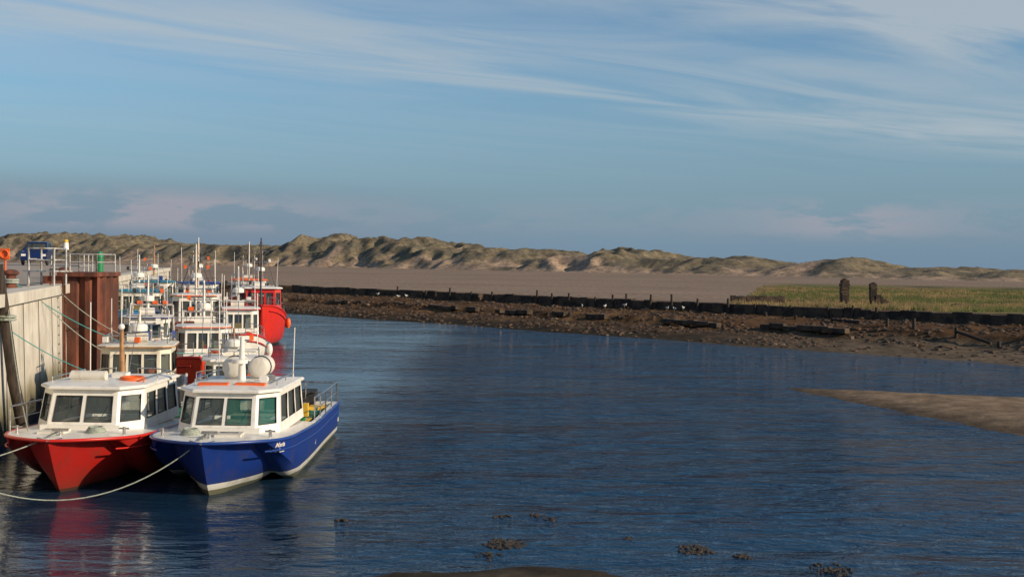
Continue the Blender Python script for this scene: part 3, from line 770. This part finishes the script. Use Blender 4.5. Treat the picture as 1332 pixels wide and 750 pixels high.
for i in range(10000):
    y=75+110*R()**1.3;x=U(16+(y-85)*.24,.56*y)
    q_,s_=qs(x,y)
    if q_<14.5: continue
    z=gz(x,y);m_=g1 if fn(x*.06,y*.06,8,2)+U(-.2,.2)<.0 else g2;h=U(.12,.4)*(1+1.2*max(0,fn(x*.1,y*.1,77,2)))
    vs=[];fs=[]
    for k in range(5):
        a=U(0,6.3);r=U(.05,.3);bx,by=x+math.cos(a)*r,y+math.sin(a)*r;w=.05
        vs+=[(bx-w,by,z-.03),(bx+w,by,z-.03),(bx+U(-.12,.12),by+U(-.1,.1),z+h*U(.6,1.1))];fs.append((3*k,3*k+1,3*k+2))
    mb.add(vs,fs,m_)
mb.build('marsh_grass')
mb=MB();gw=simple('gull_white',(.7,.7,.68),(.5,.5,.5),.8);gg=simple('gull_grey',(.3,.31,.33),(.2,.2,.22),.8)
def gull(x,y,z,a):
    ca,sa=math.cos(a),math.sin(a)
    def T_(p): return (x+p[0]*ca-p[1]*sa,y+p[0]*sa+p[1]*ca,z+p[2]*1)
    b0=len(mb.v);mb.ball((0,0,.22),(.2,.09,.09),gw,8,6);mb.ball((.17,0,.33),(.06,.05,.055),gw,6,5);mb.tube([(.1,0,.25),(.17,0,.33)],.05,gw,6)
    mb.ball((-.06,0,.25),(.2,.095,.07),gg,8,6);mb.tube([(-.2,0,.23),(-.34,0,.22)],.04,gg,5,.01);mb.tube([(.22,0,.33),(.3,0,.31)],.015,yellow,4,.004)
    for yy in(-.03,.03): mb.tube([(0,yy,0),(0,yy,.18)],.008,yellow,4)
    for i in range(b0,len(mb.v)):
        p=mb.v[i];mb.v[i]=T_((p[0]*.75,p[1]*.75,p[2]*.75))
for i in range(9):
    s_=U(24,34) if i<6 else U(-2,4);x,y=W(U(10.5,11.4),s_);gull(x,y,gz(x,y)+.1,U(0,6.3))
mb.build('seagull_flock')
weedm=simple('seaweed',(.06,.038,.018),(.02,.014,.008),.5,12,0,1,.4,.6,(1,1,1),.04)
mb=MB()
for (cx,cy,w,n) in((-.07,18.35,.3,110),(2.95,18.15,.26,90),(3.62,17.75,.12,20),(-2.9,19.9,.08,10),(.75,20.2,.1,8),(-.1,20.3,.15,12),(.5,20.5,.12,10),(2.0,18.9,.1,8),(-.3,17.6,.2,16),(4.8,17.1,.3,50)):
    for i in range(n):
        a=U(0,6.3);r=R()**.6*w;rock(mb,cx+math.cos(a)*r*1.1,cy+math.sin(a)*r*1.2,.015*(1-r/w),U(.02,.055),weedm,1.2)
mb.build('seaweed_clumps')

# ---------------- light / sky ----------------
el=math.radians(22);az=math.radians(112)
D=Vector((math.sin(az)*math.cos(el),math.cos(az)*math.cos(el),math.sin(el)))
l=bpy.data.lights.new('sun','SUN');l.energy=5;l.angle=math.radians(.5);l.color=(1,.82,.6)
o=bpy.data.objects.new('sun',l);scene.collection.objects.link(o);o.rotation_euler=D.to_track_quat('Z','Y').to_euler()
w=bpy.data.worlds.new('World');scene.world=w;w.use_nodes=True;nt=w.node_tree
bg=nt.nodes['Background'];bg.inputs[1].default_value=.1
sk=nt.nodes.new('ShaderNodeTexSky');sk.sky_type='NISHITA';sk.sun_disc=False;sk.sun_elevation=el;sk.sun_rotation=az
sk.air_density=1.0;sk.dust_density=.6;sk.ozone_density=1.5
tc=nt.nodes.new('ShaderNodeTexCoord');sp=nt.nodes.new('ShaderNodeSeparateXYZ');nt.links.new(tc.outputs['Generated'],sp.inputs[0])
X,Y,Z=sp.outputs
col=mixc(nt,1.,sk.outputs[0],(.76,.98,1.12),'MULTIPLY')
haze=mapr(nt,Z,.2,-.01,0,.88)
col=mixc(nt,haze,col,(1.6,2.55,3.75))
zc=mth(nt,'MAXIMUM',Z,.03)
px=mth(nt,'DIVIDE',X,zc);py=mth(nt,'DIVIDE',Y,zc)
a_=mth(nt,'ADD',mth(nt,'MULTIPLY',px,.809),mth(nt,'MULTIPLY',py,.588))
c_=mth(nt,'ADD',mth(nt,'MULTIPLY',px,-.588),mth(nt,'MULTIPLY',py,.809))
cb=nt.nodes.new('ShaderNodeCombineXYZ');nt.links.new(mth(nt,'MULTIPLY',a_,.35),cb.inputs[0]);nt.links.new(mth(nt,'MULTIPLY',c_,1.3),cb.inputs[1])
n1=noi(nt,cb.outputs[0],1.,9,.56,.9)
def gauss(v,m_,s_): 
    t_=mth(nt,'DIVIDE',mth(nt,'SUBTRACT',v,m_),s_);return mth(nt,'EXPONENT',mth(nt,'MULTIPLY',mth(nt,'MULTIPLY',t_,t_),-1.))
b1=mth(nt,'MULTIPLY',gauss(c_,4.9,.85),.95);b2=mth(nt,'MULTIPLY',gauss(c_,2.75,.65),1.2);b3=mth(nt,'MULTIPLY',gauss(c_,3.9,.3),.3)
bands=mth(nt,'ADD',mth(nt,'ADD',mth(nt,'ADD',b1,b2),b3),.16)
cir=mth(nt,'MULTIPLY',mth(nt,'MULTIPLY',mapr(nt,n1,.28,.68),bands,True),mapr(nt,Z,.06,.115))
col=mixc(nt,mth(nt,'MULTIPLY',cir,.75,True),col,(4.5,5.1,5.5))
mp=nt.nodes.new('ShaderNodeMapping');nt.links.new(tc.outputs['Generated'],mp.inputs[0]);mp.inputs['Scale'].default_value=(13,13,46)
n2=noi(nt,mp.outputs[0],1.,8,.6,.2)
win=mth(nt,'MULTIPLY',mapr(nt,Z,.018,.034),mapr(nt,Z,.064,.042))
azm=mth(nt,'ADD',gauss(X,-.29,.11),mth(nt,'ADD',mth(nt,'MULTIPLY',gauss(X,.28,.07),.75),.2))
cu=mth(nt,'MULTIPLY',mth(nt,'MULTIPLY',mapr(nt,n2,.42,.56),win),azm,True)
bank=mth(nt,'MULTIPLY',mth(nt,'MULTIPLY',mapr(nt,Z,.075,.05),mapr(nt,X,.1,-.3)),.35)
col=mixc(nt,bank,col,(1.75,2.05,2.85))
col=mixc(nt,mth(nt,'MULTIPLY',cu,.5,True),col,(4.5,3.9,4.3))
nt.links.new(col,bg.inputs[0])
# camera
c=bpy.data.cameras.new('camera');c.lens=40.5;c.sensor_width=36;c.clip_end=30000;c.clip_start=.1
o=bpy.data.objects.new('camera',c);scene.collection.objects.link(o);scene.camera=o
M_=Matrix.Rotation(math.radians(90-1.26),4,'X')@Matrix.Rotation(math.radians(.8),4,'Z')
o.matrix_world=Matrix.Translation((0,0,4.5))@M_
